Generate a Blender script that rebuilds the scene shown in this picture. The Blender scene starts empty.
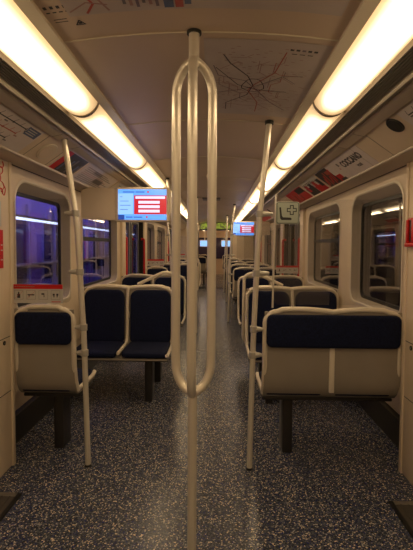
import bpy, bmesh, math, random
from mathutils import Vector, Matrix, Euler
random.seed(7)
S = bpy.context.scene
C = S.collection
PI = math.pi

# ---------------------------------------------------------------- camera, world, exposure
cam_d = bpy.data.cameras.new('camera')
cam = bpy.data.objects.new('camera', cam_d)
C.objects.link(cam)
S.camera = cam
F_PX = 413.0
cam_d.sensor_fit = 'HORIZONTAL'
cam_d.sensor_width = 36.0
cam_d.lens = 36.0 * F_PX / 413.0
PITCH = math.atan(18.0 / F_PX)
cam.location = (0.065, 0.0, 1.35)
cam.rotation_euler = (Matrix.Rotation(math.atan(10.5 / F_PX), 3, 'Z') @ Matrix.Rotation(PI/2 - PITCH, 3, 'X') @ Matrix.Rotation(math.radians(0.35), 3, 'Z')).to_euler()
cam_d.shift_y = -11.0 / 413.0
cam_d.clip_start = 0.02
cam_d.clip_end = 100

S.view_settings.view_transform = 'Standard'
S.view_settings.look = 'None'
S.view_settings.gamma = 1.0
S.view_settings.use_curve_mapping = False
S.view_settings.exposure = 0.82

w = bpy.data.worlds.new('world')
S.world = w
w.use_nodes = True
w.node_tree.nodes['Background'].inputs[0].default_value = (0.02, 0.02, 0.05, 1)
w.node_tree.nodes['Background'].inputs[1].default_value = 0.2

LAMP = 7.0            # strength of the ceiling diffusers

# blue platform lamps outside the left windows
def area(name, loc, rot, size, size_y, col, power):
    l = bpy.data.lights.new(name, 'AREA')
    l.shape = 'RECTANGLE'; l.size = size; l.size_y = size_y
    l.color = col; l.energy = power
    o = bpy.data.objects.new(name, l)
    C.objects.link(o); o.location = loc; o.rotation_euler = rot
    return o
area('tunnel_lamp', (-1.75, 7.0, 3.2), (0, math.radians(25), 0), 0.3, 12.0, (0.15, 0.12, 1.0), 150)

# ---------------------------------------------------------------- materials
def mat(name, col, rough=0.5, metal=0.0, emit=None, es=1.0, spec=0.5, noise=0.0, nscale=8.0, bump=0.0, bscale=200.0):
    m = bpy.data.materials.new(name)
    m.use_nodes = True
    nt = m.node_tree
    p = nt.nodes['Principled BSDF']
    p.inputs['Roughness'].default_value = rough
    p.inputs['Metallic'].default_value = metal
    p.inputs['Specular IOR Level'].default_value = spec
    c = (col[0], col[1], col[2], 1)
    p.inputs['Base Color'].default_value = c
    if noise > 0:
        tc = nt.nodes.new('ShaderNodeTexCoord')
        n = nt.nodes.new('ShaderNodeTexNoise')
        n.inputs['Scale'].default_value = nscale
        n.inputs['Detail'].default_value = 4
        r = nt.nodes.new('ShaderNodeValToRGB')
        r.color_ramp.elements[0].position = 0.3
        r.color_ramp.elements[1].position = 0.7
        r.color_ramp.elements[0].color = tuple(v * (1 - noise) for v in col) + (1,)
        r.color_ramp.elements[1].color = tuple(min(1, v * (1 + noise)) for v in col) + (1,)
        nt.links.new(tc.outputs['Object'], n.inputs['Vector'])
        nt.links.new(n.outputs['Fac'], r.inputs['Fac'])
        nt.links.new(r.outputs['Color'], p.inputs['Base Color'])
    if bump > 0:
        tc = nt.nodes.new('ShaderNodeTexCoord')
        n = nt.nodes.new('ShaderNodeTexNoise')
        n.inputs['Scale'].default_value = bscale
        b = nt.nodes.new('ShaderNodeBump')
        b.inputs['Strength'].default_value = bump
        b.inputs['Distance'].default_value = 0.002
        nt.links.new(tc.outputs['Object'], n.inputs['Vector'])
        nt.links.new(n.outputs['Fac'], b.inputs['Height'])
        nt.links.new(b.outputs['Normal'], p.inputs['Normal'])
    if emit:
        p.inputs['Emission Color'].default_value = (emit[0], emit[1], emit[2], 1)
        p.inputs['Emission Strength'].default_value = es
    return m

M = {}
M['cream'] = mat('cream_paint', (0.75, 0.62, 0.47), 0.42, noise=0.04, nscale=3)
M['cream_frame'] = mat('cream_gloss_frame', (0.78, 0.70, 0.58), 0.3)
M['ceiling'] = mat('ceiling_laminate', (0.68, 0.53, 0.41), 0.4, noise=0.04, nscale=2)
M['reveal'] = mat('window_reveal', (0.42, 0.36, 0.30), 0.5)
M['beam'] = mat('beam_paint', (0.72, 0.63, 0.50), 0.35)
M['rail'] = mat('rail_paint', (0.52, 0.43, 0.34), 0.4)
M['shell'] = mat('seat_shell_laminate', (0.33, 0.29, 0.245), 0.22, noise=0.06, nscale=5)
M['navy'] = mat('navy_fabric', (0.008, 0.012, 0.040), 0.85, spec=0.2, noise=0.3, nscale=90, bump=0.3)
M['pole'] = mat('brushed_pole', (0.80, 0.74, 0.64), 0.30, metal=0.35)
M['clamp'] = mat('clamp_grey', (0.50, 0.47, 0.42), 0.4, metal=0.2)
M['black'] = mat('black_rubber_and_shadow', (0.012, 0.012, 0.012), 0.5)
M['dark'] = mat('dark_metal', (0.035, 0.032, 0.03), 0.4)
M['legmat'] = mat('dark_leg', (0.035, 0.032, 0.032), 0.35, metal=0.2)
M['grille'] = mat('dark_grille', (0.42, 0.38, 0.34), 0.4, metal=0.3)
M['red'] = mat('signal_red', (0.62, 0.012, 0.012), 0.4)
M['white'] = mat('white_print', (0.62, 0.60, 0.57), 0.4)
M['paper'] = mat('poster_paper', (0.74, 0.66, 0.64), 0.35, noise=0.05, nscale=10)
M['mapfilm'] = mat('map_film', (0.58, 0.49, 0.46), 0.3, noise=0.05, nscale=10)
M['ink'] = mat('black_ink', (0.02, 0.02, 0.025), 0.4)
M['inkgrey'] = mat('grey_ink', (0.17, 0.15, 0.16), 0.4)
M['inkred'] = mat('red_ink', (0.50, 0.09, 0.06), 0.4)
M['inkpink'] = mat('pink_ink', (0.42, 0.24, 0.22), 0.4)
M['inkblue'] = mat('blue_ink', (0.10, 0.14, 0.26), 0.4)
M['inkviolet'] = mat('violet_ink', (0.20, 0.15, 0.19), 0.4)
M['signgreen'] = mat('pale_green_sign', (0.42, 0.47, 0.41), 0.4)
M['kick'] = mat('dark_kick_panel', (0.03, 0.027, 0.024), 0.35)
M['threshold'] = mat('threshold_plate', (0.10, 0.09, 0.08), 0.4, metal=0.4)
M['steel'] = mat('worn_steel', (0.32, 0.30, 0.27), 0.35, metal=0.7)
M['leaf'] = mat('door_leaf_grey', (0.38, 0.38, 0.38), 0.35)
M['diff'] = mat('lamp_diffuser', (0.8, 0.75, 0.65), 0.5, emit=(1.0, 0.72, 0.40), es=LAMP)
def diffuser_mat():
    m = M['diff']; nt = m.node_tree; p = nt.nodes['Principled BSDF']
    uv = nt.nodes.new('ShaderNodeAttribute'); uv.attribute_name = 'lamp'; uv.attribute_type = 'GEOMETRY'
    r = nt.nodes.new('ShaderNodeValToRGB')
    e = r.color_ramp.elements
    e[0].position = 0.0; e[0].color = (0.035, 0.020, 0.008, 1)
    e[1].position = 1.0; e[1].color = (1.0, 0.72, 0.40, 1)
    q = e.new(0.35); q.color = (0.085, 0.056, 0.027, 1)
    q = e.new(0.7); q.color = (0.22, 0.165, 0.095, 1)
    nt.links.new(uv.outputs['Fac'], r.inputs[0]); nt.links.new(r.outputs[0], p.inputs['Emission Color'])
diffuser_mat()
M['farlamp'] = mat('far_lamp_diffuser', (0.8, 0.75, 0.65), 0.5, emit=(1.0, 0.72, 0.40), es=3.0)
M['diffring'] = mat('lamp_joint', (0.50, 0.42, 0.32), 0.4)
M['scr_blue'] = mat('screen_light_blue', (0.02, 0.02, 0.02), 0.2, emit=(0.12, 0.36, 0.95), es=.75)
M['scr_pale'] = mat('screen_pale', (0.02, 0.02, 0.02), 0.2, emit=(0.28, 0.52, 1.0), es=.75)
M['scr_red'] = mat('screen_red', (0.02, 0.02, 0.02), 0.2, emit=(0.65, 0.015, 0.03), es=.6)
M['scr_white'] = mat('screen_white', (0.02, 0.02, 0.02), 0.2, emit=(0.75, 0.68, 0.95), es=.75)
M['scr_dark'] = mat('screen_dark', (0.02, 0.02, 0.02), 0.2, emit=(0.02, 0.07, 0.35), es=.6)
M['tube'] = mat('cool_tube', (0.8, 0.8, 0.8), 0.4, emit=(0.62, 0.74, 1.0), es=3.0)
M['tun_blue'] = mat('carriage_paint', (0.42, 0.40, 0.50), 0.5, noise=0.2, nscale=3)
M['tun_dark'] = mat('carriage_glass', (0.05, 0.04, 0.10), 0.15)
M['tun_violet'] = mat('carriage_door_paint', (0.50, 0.25, 0.45), 0.5)
M['tunnel'] = mat('tunnel_concrete', (0.10, 0.075, 0.06), 0.9, noise=0.4, nscale=2)

# glass: reflective over clear
def glass_mat(name, tint, boost):
    m = bpy.data.materials.new(name); m.use_nodes = True
    nt = m.node_tree; nt.nodes.clear()
    out = nt.nodes.new('ShaderNodeOutputMaterial')
    mix = nt.nodes.new('ShaderNodeMixShader')
    tr = nt.nodes.new('ShaderNodeBsdfTransparent'); tr.inputs[0].default_value = tint + (1,)
    gl = nt.nodes.new('ShaderNodeBsdfGlossy'); gl.inputs['Roughness'].default_value = 0.015
    lw = nt.nodes.new('ShaderNodeLayerWeight'); lw.inputs['Blend'].default_value = 0.5
    pw = nt.nodes.new('ShaderNodeMath'); pw.operation = 'POWER'; pw.inputs[1].default_value = 4.0
    fr = nt.nodes.new('ShaderNodeMath'); fr.operation = 'MULTIPLY_ADD'; fr.inputs[1].default_value = 0.95; fr.inputs[2].default_value = 0.05
    nt.links.new(lw.outputs['Facing'], pw.inputs[0]); nt.links.new(pw.outputs[0], fr.inputs[0])
    ma = nt.nodes.new('ShaderNodeMath'); ma.operation = 'MULTIPLY'; ma.inputs[1].default_value = boost
    ma.use_clamp = True
    nt.links.new(fr.outputs[0], ma.inputs[0]); nt.links.new(ma.outputs[0], mix.inputs[0])
    nt.links.new(tr.outputs[0], mix.inputs[1]); nt.links.new(gl.outputs[0], mix.inputs[2])
    nt.links.new(mix.outputs[0], out.inputs[0])
    return m
M['glass'] = glass_mat('window_glass', (0.75, 0.75, 0.80), 1.5)
M['clear'] = glass_mat('screen_glass', (0.94, 0.94, 0.94), 0.9)

def floor_mat():
    m = bpy.data.materials.new('speckled_floor'); m.use_nodes = True
    nt = m.node_tree; p = nt.nodes['Principled BSDF']
    tc = nt.nodes.new('ShaderNodeTexCoord')
    v = nt.nodes.new('ShaderNodeTexVoronoi'); v.voronoi_dimensions = '2D'; v.inputs['Scale'].default_value = 185
    nt.links.new(tc.outputs['Object'], v.inputs['Vector'])
    sep = nt.nodes.new('ShaderNodeSeparateColor')
    nt.links.new(v.outputs['Color'], sep.inputs[0])
    r = nt.nodes.new('ShaderNodeValToRGB'); r.color_ramp.interpolation = 'CONSTANT'
    stops = [(0.0, (0.036, 0.044, 0.068)), (0.34, (0.078, 0.090, 0.125)), (0.60, (0.125, 0.135, 0.165)),
             (0.74, (0.018, 0.028, 0.15)), (0.83, (0.38, 0.37, 0.37)), (0.91, (0.018, 0.020, 0.03)), (0.955, (0.75, 0.62, 0.48))]
    e = r.color_ramp.elements
    e[0].position, e[0].color = stops[0][0], stops[0][1] + (1,)
    e[1].position, e[1].color = stops[1][0], stops[1][1] + (1,)
    for s, c in stops[2:]:
        q = e.new(s); q.color = c + (1,)
    nt.links.new(sep.outputs[0], r.inputs[0])
    n = nt.nodes.new('ShaderNodeTexNoise'); n.inputs['Scale'].default_value = 1.6; n.inputs['Detail'].default_value = 3
    nt.links.new(tc.outputs['Object'], n.inputs['Vector'])
    mr = nt.nodes.new('ShaderNodeMapRange'); mr.inputs[3].default_value = 0.20; mr.inputs[4].default_value = 0.40
    p.inputs['Roughness'].default_value = 0.27
    nt.links.new(r.outputs[0], p.inputs['Base Color'])
    return m
M['floor'] = floor_mat()

def led_mat():
    m = bpy.data.materials.new('green_dot_display'); m.use_nodes = True
    nt = m.node_tree; p = nt.nodes['Principled BSDF']
    p.inputs['Base Color'].default_value = (0.03, 0.05, 0.02, 1)
    tc = nt.nodes.new('ShaderNodeTexCoord')
    v = nt.nodes.new('ShaderNodeTexVoronoi'); v.inputs['Scale'].default_value = 22
    nt.links.new(tc.outputs['Object'], v.inputs['Vector'])
    r = nt.nodes.new('ShaderNodeValToRGB')
    r.color_ramp.elements[0].color = (0.10, 0.08, 0.02, 1)
    r.color_ramp.elements[1].color = (0.34, 0.42, 0.04, 1)
    r.color_ramp.elements[0].position = 0.4; r.color_ramp.elements[1].position = 0.7
    nt.links.new(v.outputs['Color'], r.inputs[0])
    nt.links.new(r.outputs[0], p.inputs['Emission Color'])
    p.inputs['Emission Strength'].default_value = 0.45
    return m
M['led'] = led_mat()

# ---------------------------------------------------------------- helpers
def obj(name, bm, mats, parent=None, loc=None, smooth=True, angle=35):
    me = bpy.data.meshes.new(name)
    bmesh.ops.recalc_face_normals(bm, faces=bm.faces)
    bm.to_mesh(me); bm.free()
    if not isinstance(mats, (list, tuple)): mats = [mats]
    for m in mats: me.materials.append(m)
    if smooth:
        me.polygons.foreach_set('use_smooth', [True] * len(me.polygons))
        me.set_sharp_from_angle(angle=math.radians(angle))
    o = bpy.data.objects.new(name, me); C.objects.link(o)
    if parent: o.parent = parent
    if loc: o.location = loc
    return o

def tag(o, label, cat, group=None):
    o['label'] = label; o['category'] = cat
    if group: o['group'] = group
    return o

def thing(name, label, cat, loc=(0, 0, 0), rz=0.0, group=None):
    o = bpy.data.objects.new(name, None); o.empty_display_size = 0.1
    C.objects.link(o); o.location = loc; o.rotation_euler = (0, 0, rz)
    return tag(o, label, cat, group)

def struct(name, bm, mats, parent=None, **k):
    o = obj(name, bm, mats, parent, **k)
    if not parent: o['kind'] = 'structure'
    return o

def box(bm, x0, x1, y0, y1, z0, z1, bev=0.0, mi=0, seg=2):
    b = bmesh.new()
    bmesh.ops.create_cube(b, size=1)
    for v in b.verts:
        v.co = Vector((x0 + (v.co.x + .5) * (x1 - x0), y0 + (v.co.y + .5) * (y1 - y0), z0 + (v.co.z + .5) * (z1 - z0)))
    if bev > 0:
        bmesh.ops.bevel(b, geom=b.edges[:], offset=bev, segments=seg, profile=0.5, affect='EDGES')
    for f in b.faces: f.material_index = mi
    merge(bm, b)

def merge(bm, b, f=None):
    mp = {}
    for v in b.verts: mp[v] = bm.verts.new(f(v.co) if f else v.co)
    for fc in b.faces:
        try:
            nf = bm.faces.new([mp[v] for v in fc.verts]); nf.material_index = fc.material_index; nf.smooth = fc.smooth
        except ValueError: pass
    b.free()

def tube(bm, pts, r, seg=14, closed=False, caps=True, mi=0, flat=None):
    pts = [Vector(p) for p in pts]
    n = len(pts)
    rs = r if isinstance(r, (list, tuple)) else [r] * n
    rings = []
    t0 = (pts[1] - pts[0]).normalized()
    up = Vector((0, 1, 0)) if abs(t0.y) < 0.9 else Vector((1, 0, 0))
    nrm = (up - t0 * up.dot(t0)).normalized()
    for i in range(n):
        if closed: t = (pts[(i + 1) % n] - pts[i - 1]).normalized()
        elif i == 0: t = (pts[1] - pts[0]).normalized()
        elif i == n - 1: t = (pts[-1] - pts[-2]).normalized()
        else: t = ((pts[i + 1] - pts[i]).normalized() + (pts[i] - pts[i - 1]).normalized()).normalized()
        nrm = (nrm - t * nrm.dot(t)).normalized()
        bi = t.cross(nrm)
        ring = []
        for k in range(seg):
            a = 2 * PI * k / seg
            ring.append(bm.verts.new(pts[i] + (nrm * math.cos(a) * (flat or 1.0) + bi * math.sin(a)) * rs[i]))
        rings.append(ring)
    m = n if closed else n - 1
    for i in range(m):
        a, b = rings[i], rings[(i + 1) % n]
        for k in range(seg):
            f = bm.faces.new((a[k], a[(k + 1) % seg], b[(k + 1) % seg], b[k])); f.material_index = mi
    if caps and not closed:
        bm.faces.new(rings[0][::-1]).material_index = mi
        bm.faces.new(rings[-1]).material_index = mi

def fillet(pts, r, seg=6):
    """round the inner corners of a polyline"""
    pts = [Vector(p) for p in pts]; out = [pts[0]]
    rr = r if isinstance(r, (list, tuple)) else [r] * len(pts)
    for i in range(1, len(pts) - 1):
        a, b, c = pts[i - 1], pts[i], pts[i + 1]
        d1 = (a - b); d2 = (c - b)
        q = min(rr[i], d1.length * .49, d2.length * .49)
        p1 = b + d1.normalized() * q; p2 = b + d2.normalized() * q
        for k in range(seg + 1):
            t = k / seg
            out.append(p1.lerp(b, t).lerp(b.lerp(p2, t), t))
    out.append(pts[-1]); return out

def extrude_profile(bm, prof, y0, y1, ny=1, closed=False, fn=None, mi=0):
    """profile [(x,z)...] swept along y"""
    rows = []
    for j in range(ny + 1):
        y = y0 + (y1 - y0) * j / ny
        rows.append([bm.verts.new((x, y, z)) for x, z in prof])
    n = len(prof)
    for j in range(ny):
        for i in range(n if closed else n - 1):
            f = bm.faces.new((rows[j][i], rows[j][(i + 1) % n], rows[j + 1][(i + 1) % n], rows[j + 1][i])); f.material_index = mi
    if closed:
        bm.faces.new(rows[0][::-1]); bm.faces.new(rows[-1])

def rrect(w_, h, r, seg=6, cx=0, cy=0):
    rr = r if isinstance(r, (list, tuple)) else [r] * 4   # order: bottom right, top right, top left, bottom left
    out = []
    for (sx, sy, a0, q) in ((1, -1, -90, rr[0]), (1, 1, 0, rr[1]), (-1, 1, 90, rr[2]), (-1, -1, 180, rr[3])):
        for k in range(seg + 1):
            a = math.radians(a0 + 90 * k / seg)
            out.append((cx + sx * (w_ / 2 - q) + q * math.cos(a), cy + sy * (h / 2 - q) + q * math.sin(a)))
    return out

def slab(bm, w_, h, t, r, fn, bev=0.008, seg=6, mi=0):
    """padded rounded slab; fn maps (u, v, depth 0..t) to 3D"""
    levels = [(0, bev), (bev * .35, bev * .35), (bev, 0), (t - bev, 0), (t - bev * .35, bev * .35), (t, bev)]
    rings = []
    for d, ins in levels:
        q = [max(0.001, a - ins) for a in (r if isinstance(r, (list, tuple)) else [r] * 4)]
        rings.append([bm.verts.new(fn(u, v, d)) for u, v in rrect(w_ - 2 * ins, h - 2 * ins, q, seg)])
    n = len(rings[0])
    for a, b in zip(rings, rings[1:]):
        for k in range(n):
            bm.faces.new((a[k], a[(k + 1) % n], b[(k + 1) % n], b[k])).material_index = mi
    # padded caps: inner ring + centre fan
    for ring, d, s in ((rings[0], 0, -1), (rings[-1], t, 1)):
        inner = [bm.verts.new(fn(u, v, d + s * bev * .25)) for u, v in rrect(w_ * .8, h * .8, [max(.001, a * .7) for a in (r if isinstance(r, (list, tuple)) else [r] * 4)], seg)]
        for k in range(n):
            bm.faces.new((ring[k], ring[(k + 1) % n], inner[(k + 1) % n], inner[k])).material_index = mi
        bm.faces.new(inner).material_index = mi

def curve2d_mesh(outlines, ext):
    """2D curve with holes -> bmesh, outline first"""
    cu = bpy.data.curves.new('tmp', 'CURVE'); cu.dimensions = '2D'; cu.fill_mode = 'BOTH'; cu.extrude = ext
    for pts in outlines:
        s = cu.splines.new('POLY'); s.points.add(len(pts) - 1); s.use_cyclic_u = True
        for p, (x, y) in zip(s.points, pts): p.co = (x, y, 0, 1)
    o = bpy.data.objects.new('tmp', cu); C.objects.link(o)
    dg = bpy.context.evaluated_depsgraph_get(); dg.update()
    me = bpy.data.meshes.new_from_object(o.evaluated_get(dg))
    bm = bmesh.new(); bm.from_mesh(me)
    bpy.data.objects.remove(o); bpy.data.curves.remove(cu); bpy.data.meshes.remove(me)
    bmesh.ops.remove_doubles(bm, verts=bm.verts, dist=1e-5)
    return bm

def text_bm(txt, size, ext=0.0003, bold=.012):
    cu = bpy.data.curves.new('tmp', 'FONT'); cu.body = txt; cu.size = size; cu.extrude = ext
    cu.offset = size * bold
    o = bpy.data.objects.new('tmp', cu); C.objects.link(o)
    dg = bpy.context.evaluated_depsgraph_get(); dg.update()
    me = bpy.data.meshes.new_from_object(o.evaluated_get(dg))
    bm = bmesh.new(); bm.from_mesh(me)
    bpy.data.objects.remove(o); bpy.data.curves.remove(cu); bpy.data.meshes.remove(me)
    return bm

# ---------------------------------------------------------------- dimensions
Y0, Y1 = -3.2, 13.2              # ends of the carriage
PER = 4.80                       # door pitch
DOORS = [(0.80 + PER * k, 2.23 + PER * k) for k in (0, 1, 2)]
XW, XG, XP = 1.20, 1.28, 1.175   # window wall, glass, door pillar face
ZC, ZS = 2.103, 2.068             # ceiling centre, ceiling edge

# ---------------------------------------------------------------- shell
bm = bmesh.new(); box(bm, -1.40, 1.40, Y0, Y1, -0.06, 0.0); struct('floor', bm, M['floor'], smooth=False)

def ceil_z(x): return ZC - (ZC - ZS) * (x / 0.5) ** 2
bm = bmesh.new()
prof = [(-.5 + i / 20, ceil_z(-.5 + i / 20)) for i in range(21)]
prof = prof + [(x, z + 0.03) for x, z in prof[::-1]]
extrude_profile(bm, prof, Y0, Y1, 1, closed=True)
struct('ceiling', bm, M['ceiling'])
tn = [0]
def trim(bm, m, **k):
    tn[0] += 1
    return struct('trim_%d' % tn[0], bm, m, **k)
# raised seams across the ceiling
for k in range(-4, 12):
    y = 1.485 + 1.01 * k
    bm = bmesh.new()
    pts = [(-.5 + i / 20, y, ceil_z(-.5 + i / 20) - 0.001) for i in range(21)]
    tube(bm, pts, 0.0035, 6)
    trim(bm, M['beam'])

for s in (-1, 1):
    # strip frame inner edge, beam, advertising cove, lower rail
    bm = bmesh.new()
    extrude_profile(bm, [(s * .484, 2.060), (s * .530, 2.056), (s * .533, 2.09), (s * .484, 2.09)], Y0, Y1, closed=True)
    trim(bm, M['beam'])
    bm = bmesh.new()   # roof body above lamps and grille
    extrude_profile(bm, [(s * .50, 2.11), (s * .50, 2.14), (s * .93, 2.14), (s * .93, 2.045), (s * .75, 2.065)], Y0, Y1, closed=True)
    trim(bm, M['black'], smooth=False)
    bm = bmesh.new()
    extrude_profile(bm, [(s * .778, 2.04), (s * .778, 1.986), (s * .785, 1.980), (s * .792, 1.986), (s * .794, 2.0), (s * .794, 2.04)], Y0, Y1, closed=True)
    trim(bm, M['cream_frame'])
    bm = bmesh.new()
    extrude_profile(bm, [(s * .795, 2.04), (s * .795, 1.996), (s * .818, 1.992), (s * .818, 2.04)], Y0, Y1, closed=True)
    trim(bm, M['reveal'])
    bm = bmesh.new()
    pr = fillet([(s * .819, 0, 2.04), (s * .819, 0, 1.985), (s * .828, 0, 1.979), (s * .880, 0, 1.968), (s * .882, 0, 2.03)], .004, 3)
    extrude_profile(bm, [(p.x, p.z) for p in pr], Y0, Y1, closed=True)
    trim(bm, M['beam'])
    bm = bmesh.new()
    extrude_profile(bm, [(s * .881, 1.99), (s * .892, 1.985), (s * .892, 2.02), (s * .881, 2.02)], Y0, Y1, closed=True)
    trim(bm, M['black'])
    bm = bmesh.new()
    extrude_profile(bm, [(s * .889, 1.976), (s * 1.056, 1.860), (s * 1.056, 1.90), (s * .889, 2.016)], Y0, Y1, closed=True)
    trim(bm, M['cream'])
    bm = bmesh.new()
    pr = fillet([(s * 1.052, 0, 1.89), (s * 1.050, 0, 1.853), (s * 1.062, 0, 1.846), (s * 1.070, 0, 1.853), (s * 1.18, 0, 1.838), (s * 1.22, 0, 1.838), (s * 1.22, 0, 1.93)], .005, 3)
    extrude_profile(bm, [(p.x, p.z) for p in pr], Y0, Y1, closed=True)
    trim(bm, M['rail'])
    bm = bmesh.new(); extrude_profile(bm, [(s * 1.178, 1.8385), (s * 1.192, 1.8365), (s * 1.192, 1.85), (s * 1.178, 1.85)], Y0, Y1, closed=True); trim(bm, M['black'])  # black strip painting in the shadow line between lower rail and wall
    # cove seams
    bm = bmesh.new()
    for y in [2.36, 2.66, 4.02, 5.2, 7.16, 7.46, 8.82]:
        tube(bm, [(s * .892, y, 1.9735), (s * 1.054, y, 1.861)], 0.0022, 5)
        tube(bm, [(s * .82, y, 1.981), (s * .880, y, 1.968)], 0.002, 5)
    trim(bm, M['reveal'])

# walls with window openings
WINS = []
for k in (0, 1, 2):
    o = PER * k
    WINS.append((2.56 + o, 3.53 + o, False)); 
    if k < 2: WINS.append((3.85 + o, 5.20 + o, True))
wn = [0]
for s, side in ((-1, 'left'), (1, 'right')):
    segs = [(Y0, DOORS[0][0]), (DOORS[0][1], DOORS[1][0]), (DOORS[1][1], DOORS[2][0]), (DOORS[2][1], Y1)]
    bmw = bmesh.new()
    for (a, b) in segs:
        outl = [[(a, .50), (b, .50), (b, 1.86), (a, 1.86)]]
        for (w0, w1, hop) in WINS:
            if w0 > a and w1 < b and w0 > 0:
                cx, cy = (w0 + w1) / 2, (0.905 + 1.765) / 2
                outl.append(rrect(w1 - w0, 1.765 - .905, (.10, .15, .15, .10), 8, cx, cy))
        b2 = curve2d_mesh(outl, 0.008)
        merge(bmw, b2, lambda c: Vector((s * (XW + .008 + c.z), c.x, c.y)))
        # inset lower wall, sill slope and kick
        b3 = bmesh.new()
        extrude_profile(b3, [(s * 1.205, .505), (s * 1.31, .42), (s * 1.325, .20), (s * 1.36, .20), (s * 1.36, .52), (s * 1.21, .52)], a, b, closed=True)
        merge(bmw, b3)
    # above doors
    for (a, b) in DOORS:
        box(bmw, *sorted((s * XW, s * 1.36)), a, b, 1.80, 1.90)
    struct('wall_' + side, bmw, M['cream'], smooth=True)
    bmk = bmesh.new()
    for (a, b) in segs:
        box(bmk, *sorted((s * 1.29, s * 1.36)), a + .0, b - .0, .001, .19)
        box(bmk, *sorted((s * 1.285, s * 1.30)), a + .0, b - .0, .175, .195)
    struct('baseboard_' + side, bmk, M['kick'], smooth=False)
    # windows
    for (w0, w1, hop) in WINS:
        wn[0] += 1
        cx = (w0 + w1) / 2
        bm = bmesh.new()
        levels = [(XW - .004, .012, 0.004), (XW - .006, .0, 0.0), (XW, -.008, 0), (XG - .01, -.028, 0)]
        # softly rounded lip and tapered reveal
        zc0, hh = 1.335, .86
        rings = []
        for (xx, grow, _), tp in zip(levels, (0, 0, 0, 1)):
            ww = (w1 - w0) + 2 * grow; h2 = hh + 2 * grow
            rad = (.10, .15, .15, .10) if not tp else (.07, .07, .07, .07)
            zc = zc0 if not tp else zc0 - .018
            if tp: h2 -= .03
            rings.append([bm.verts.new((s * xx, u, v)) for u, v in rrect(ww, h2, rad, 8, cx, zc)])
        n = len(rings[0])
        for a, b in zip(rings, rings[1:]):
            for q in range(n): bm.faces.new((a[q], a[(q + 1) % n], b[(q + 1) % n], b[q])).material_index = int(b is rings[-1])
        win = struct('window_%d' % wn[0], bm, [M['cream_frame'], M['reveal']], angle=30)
        # reveal already there; paint deeper ring darker with its own mesh
        gw, gh = (w1 - w0) - .056, hh - .086
        gz = zc0 - .018
        g = curve2d_mesh([rrect(gw + .06, gh + .06, .08, 8, cx, gz), rrect(gw - .05, gh - .05, .06, 8, cx, gz)], .008)
        b4 = bmesh.new(); merge(b4, g, lambda c: Vector((s * (XG + c.z), c.x, c.y)))
        if hop:
            box(b4, *sorted((s * (XG - .015), s * (XG + .008))), w0 + .04, w1 - .04, 1.395, 1.435)
        obj('gasket', b4, M['black'], win)
        g = curve2d_mesh([rrect(gw, gh, .07, 8, cx, gz)], .002)
        b5 = bmesh.new(); merge(b5, g, lambda c: Vector((s * (XG + c.z), c.x, c.y)))
        obj('window_pane', b5, M['glass'], win, smooth=False)

# cream pillar trims between the two windows of each bay
# door pillars (cabinets beside the doors)
for s, side in ((-1, 'left'), (1, 'right')):
    for k, (a, b) in enumerate(DOORS):
        for (p0, p1) in ((a - .24, a), (b, b + .24)):
            bm = bmesh.new()
            box(bm, *sorted((s * XP, s * 1.345)), p0, p1, 0.0, 1.86, .012, 0)
            # rounded edge trim away from the door
            e0, e1 = (p1 - .035, p1 - .001) if p0 == b else (p0 + .001, p0 + .035)
            box(bm, *sorted((s * (XP - .008), s * (XP + .02))), e0, e1, 0.0, 1.855, .006, 0)
            for zz in (.47, .80):
                box(bm, *sorted((s * (XP - .0012), s * (XP + .002))), p0 + (.0 if p0 != b else .0) + .01, p1 - .04, zz, zz + .004, 0, 1)
            trim(bm, [M['cream'], M['dark']])

# doors
dn = 0
for s, side in ((-1, 'left'), (1, 'right')):
    for (a, b) in DOORS:
        dn += 1
        bm = bmesh.new()
        box(bm, *sorted((s * 1.20, s * 1.345)), a, b, 1.795, 1.80)
        box(bm, *sorted((s * 1.32, s * 1.345)), a, b, .0, .03)
        d = struct('door_%d' % dn, bm, M['dark'], smooth=False)
        mid = (a + b) / 2
        for (l0, l1) in ((a + .01, mid - .004), (mid + .004, b - .01)):
            ww = l1 - l0; cx = (l0 + l1) / 2
            g = curve2d_mesh([[(l0, .01), (l1, .01), (l1, 1.80), (l0, 1.80)], rrect(ww - .2, .86, .07, 6, cx, 1.27)], .015)
            b2 = bmesh.new(); merge(b2, g, lambda c: Vector((s * (1.285 + c.z), c.x, c.y)))
            lf = obj('door_leaf', b2, M['leaf'], d)
            g = curve2d_mesh([rrect(ww - .17, .89, .08, 6, cx, 1.27), rrect(ww - .22, .84, .06, 6, cx, 1.27)], .003)
            b2 = bmesh.new(); merge(b2, g, lambda c: Vector((s * (1.267 + c.z), c.x, c.y)))
            obj('gasket', b2, M['black'], lf)
            g = curve2d_mesh([rrect(ww - .19, .87, .07, 6, cx, 1.27)], .002)
            b2 = bmesh.new(); merge(b2, g, lambda c: Vector((s * (1.285 + c.z), c.x, c.y)))
            obj('window_pane', b2, M['glass'], lf, smooth=False)
            b2 = bmesh.new()
            box(b2, *sorted((s * 1.262, s * 1.270)), (l1 - .014 if l0 < mid - .1 else l0), (l1 if l0 < mid - .1 else l0 + .014), .02, 1.79, .002)
            obj('rubber_edge', b2, M['black'], lf)
        # black rubber seal against the pillar
        for yy in (a + .006, b - .006):
            b2 = bmesh.new(); box(b2, *sorted((s * 1.20, s * 1.27)), yy - .006, yy + .006, 0, 1.79); obj('seal', b2, M['black'], d, smooth=False)
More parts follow.
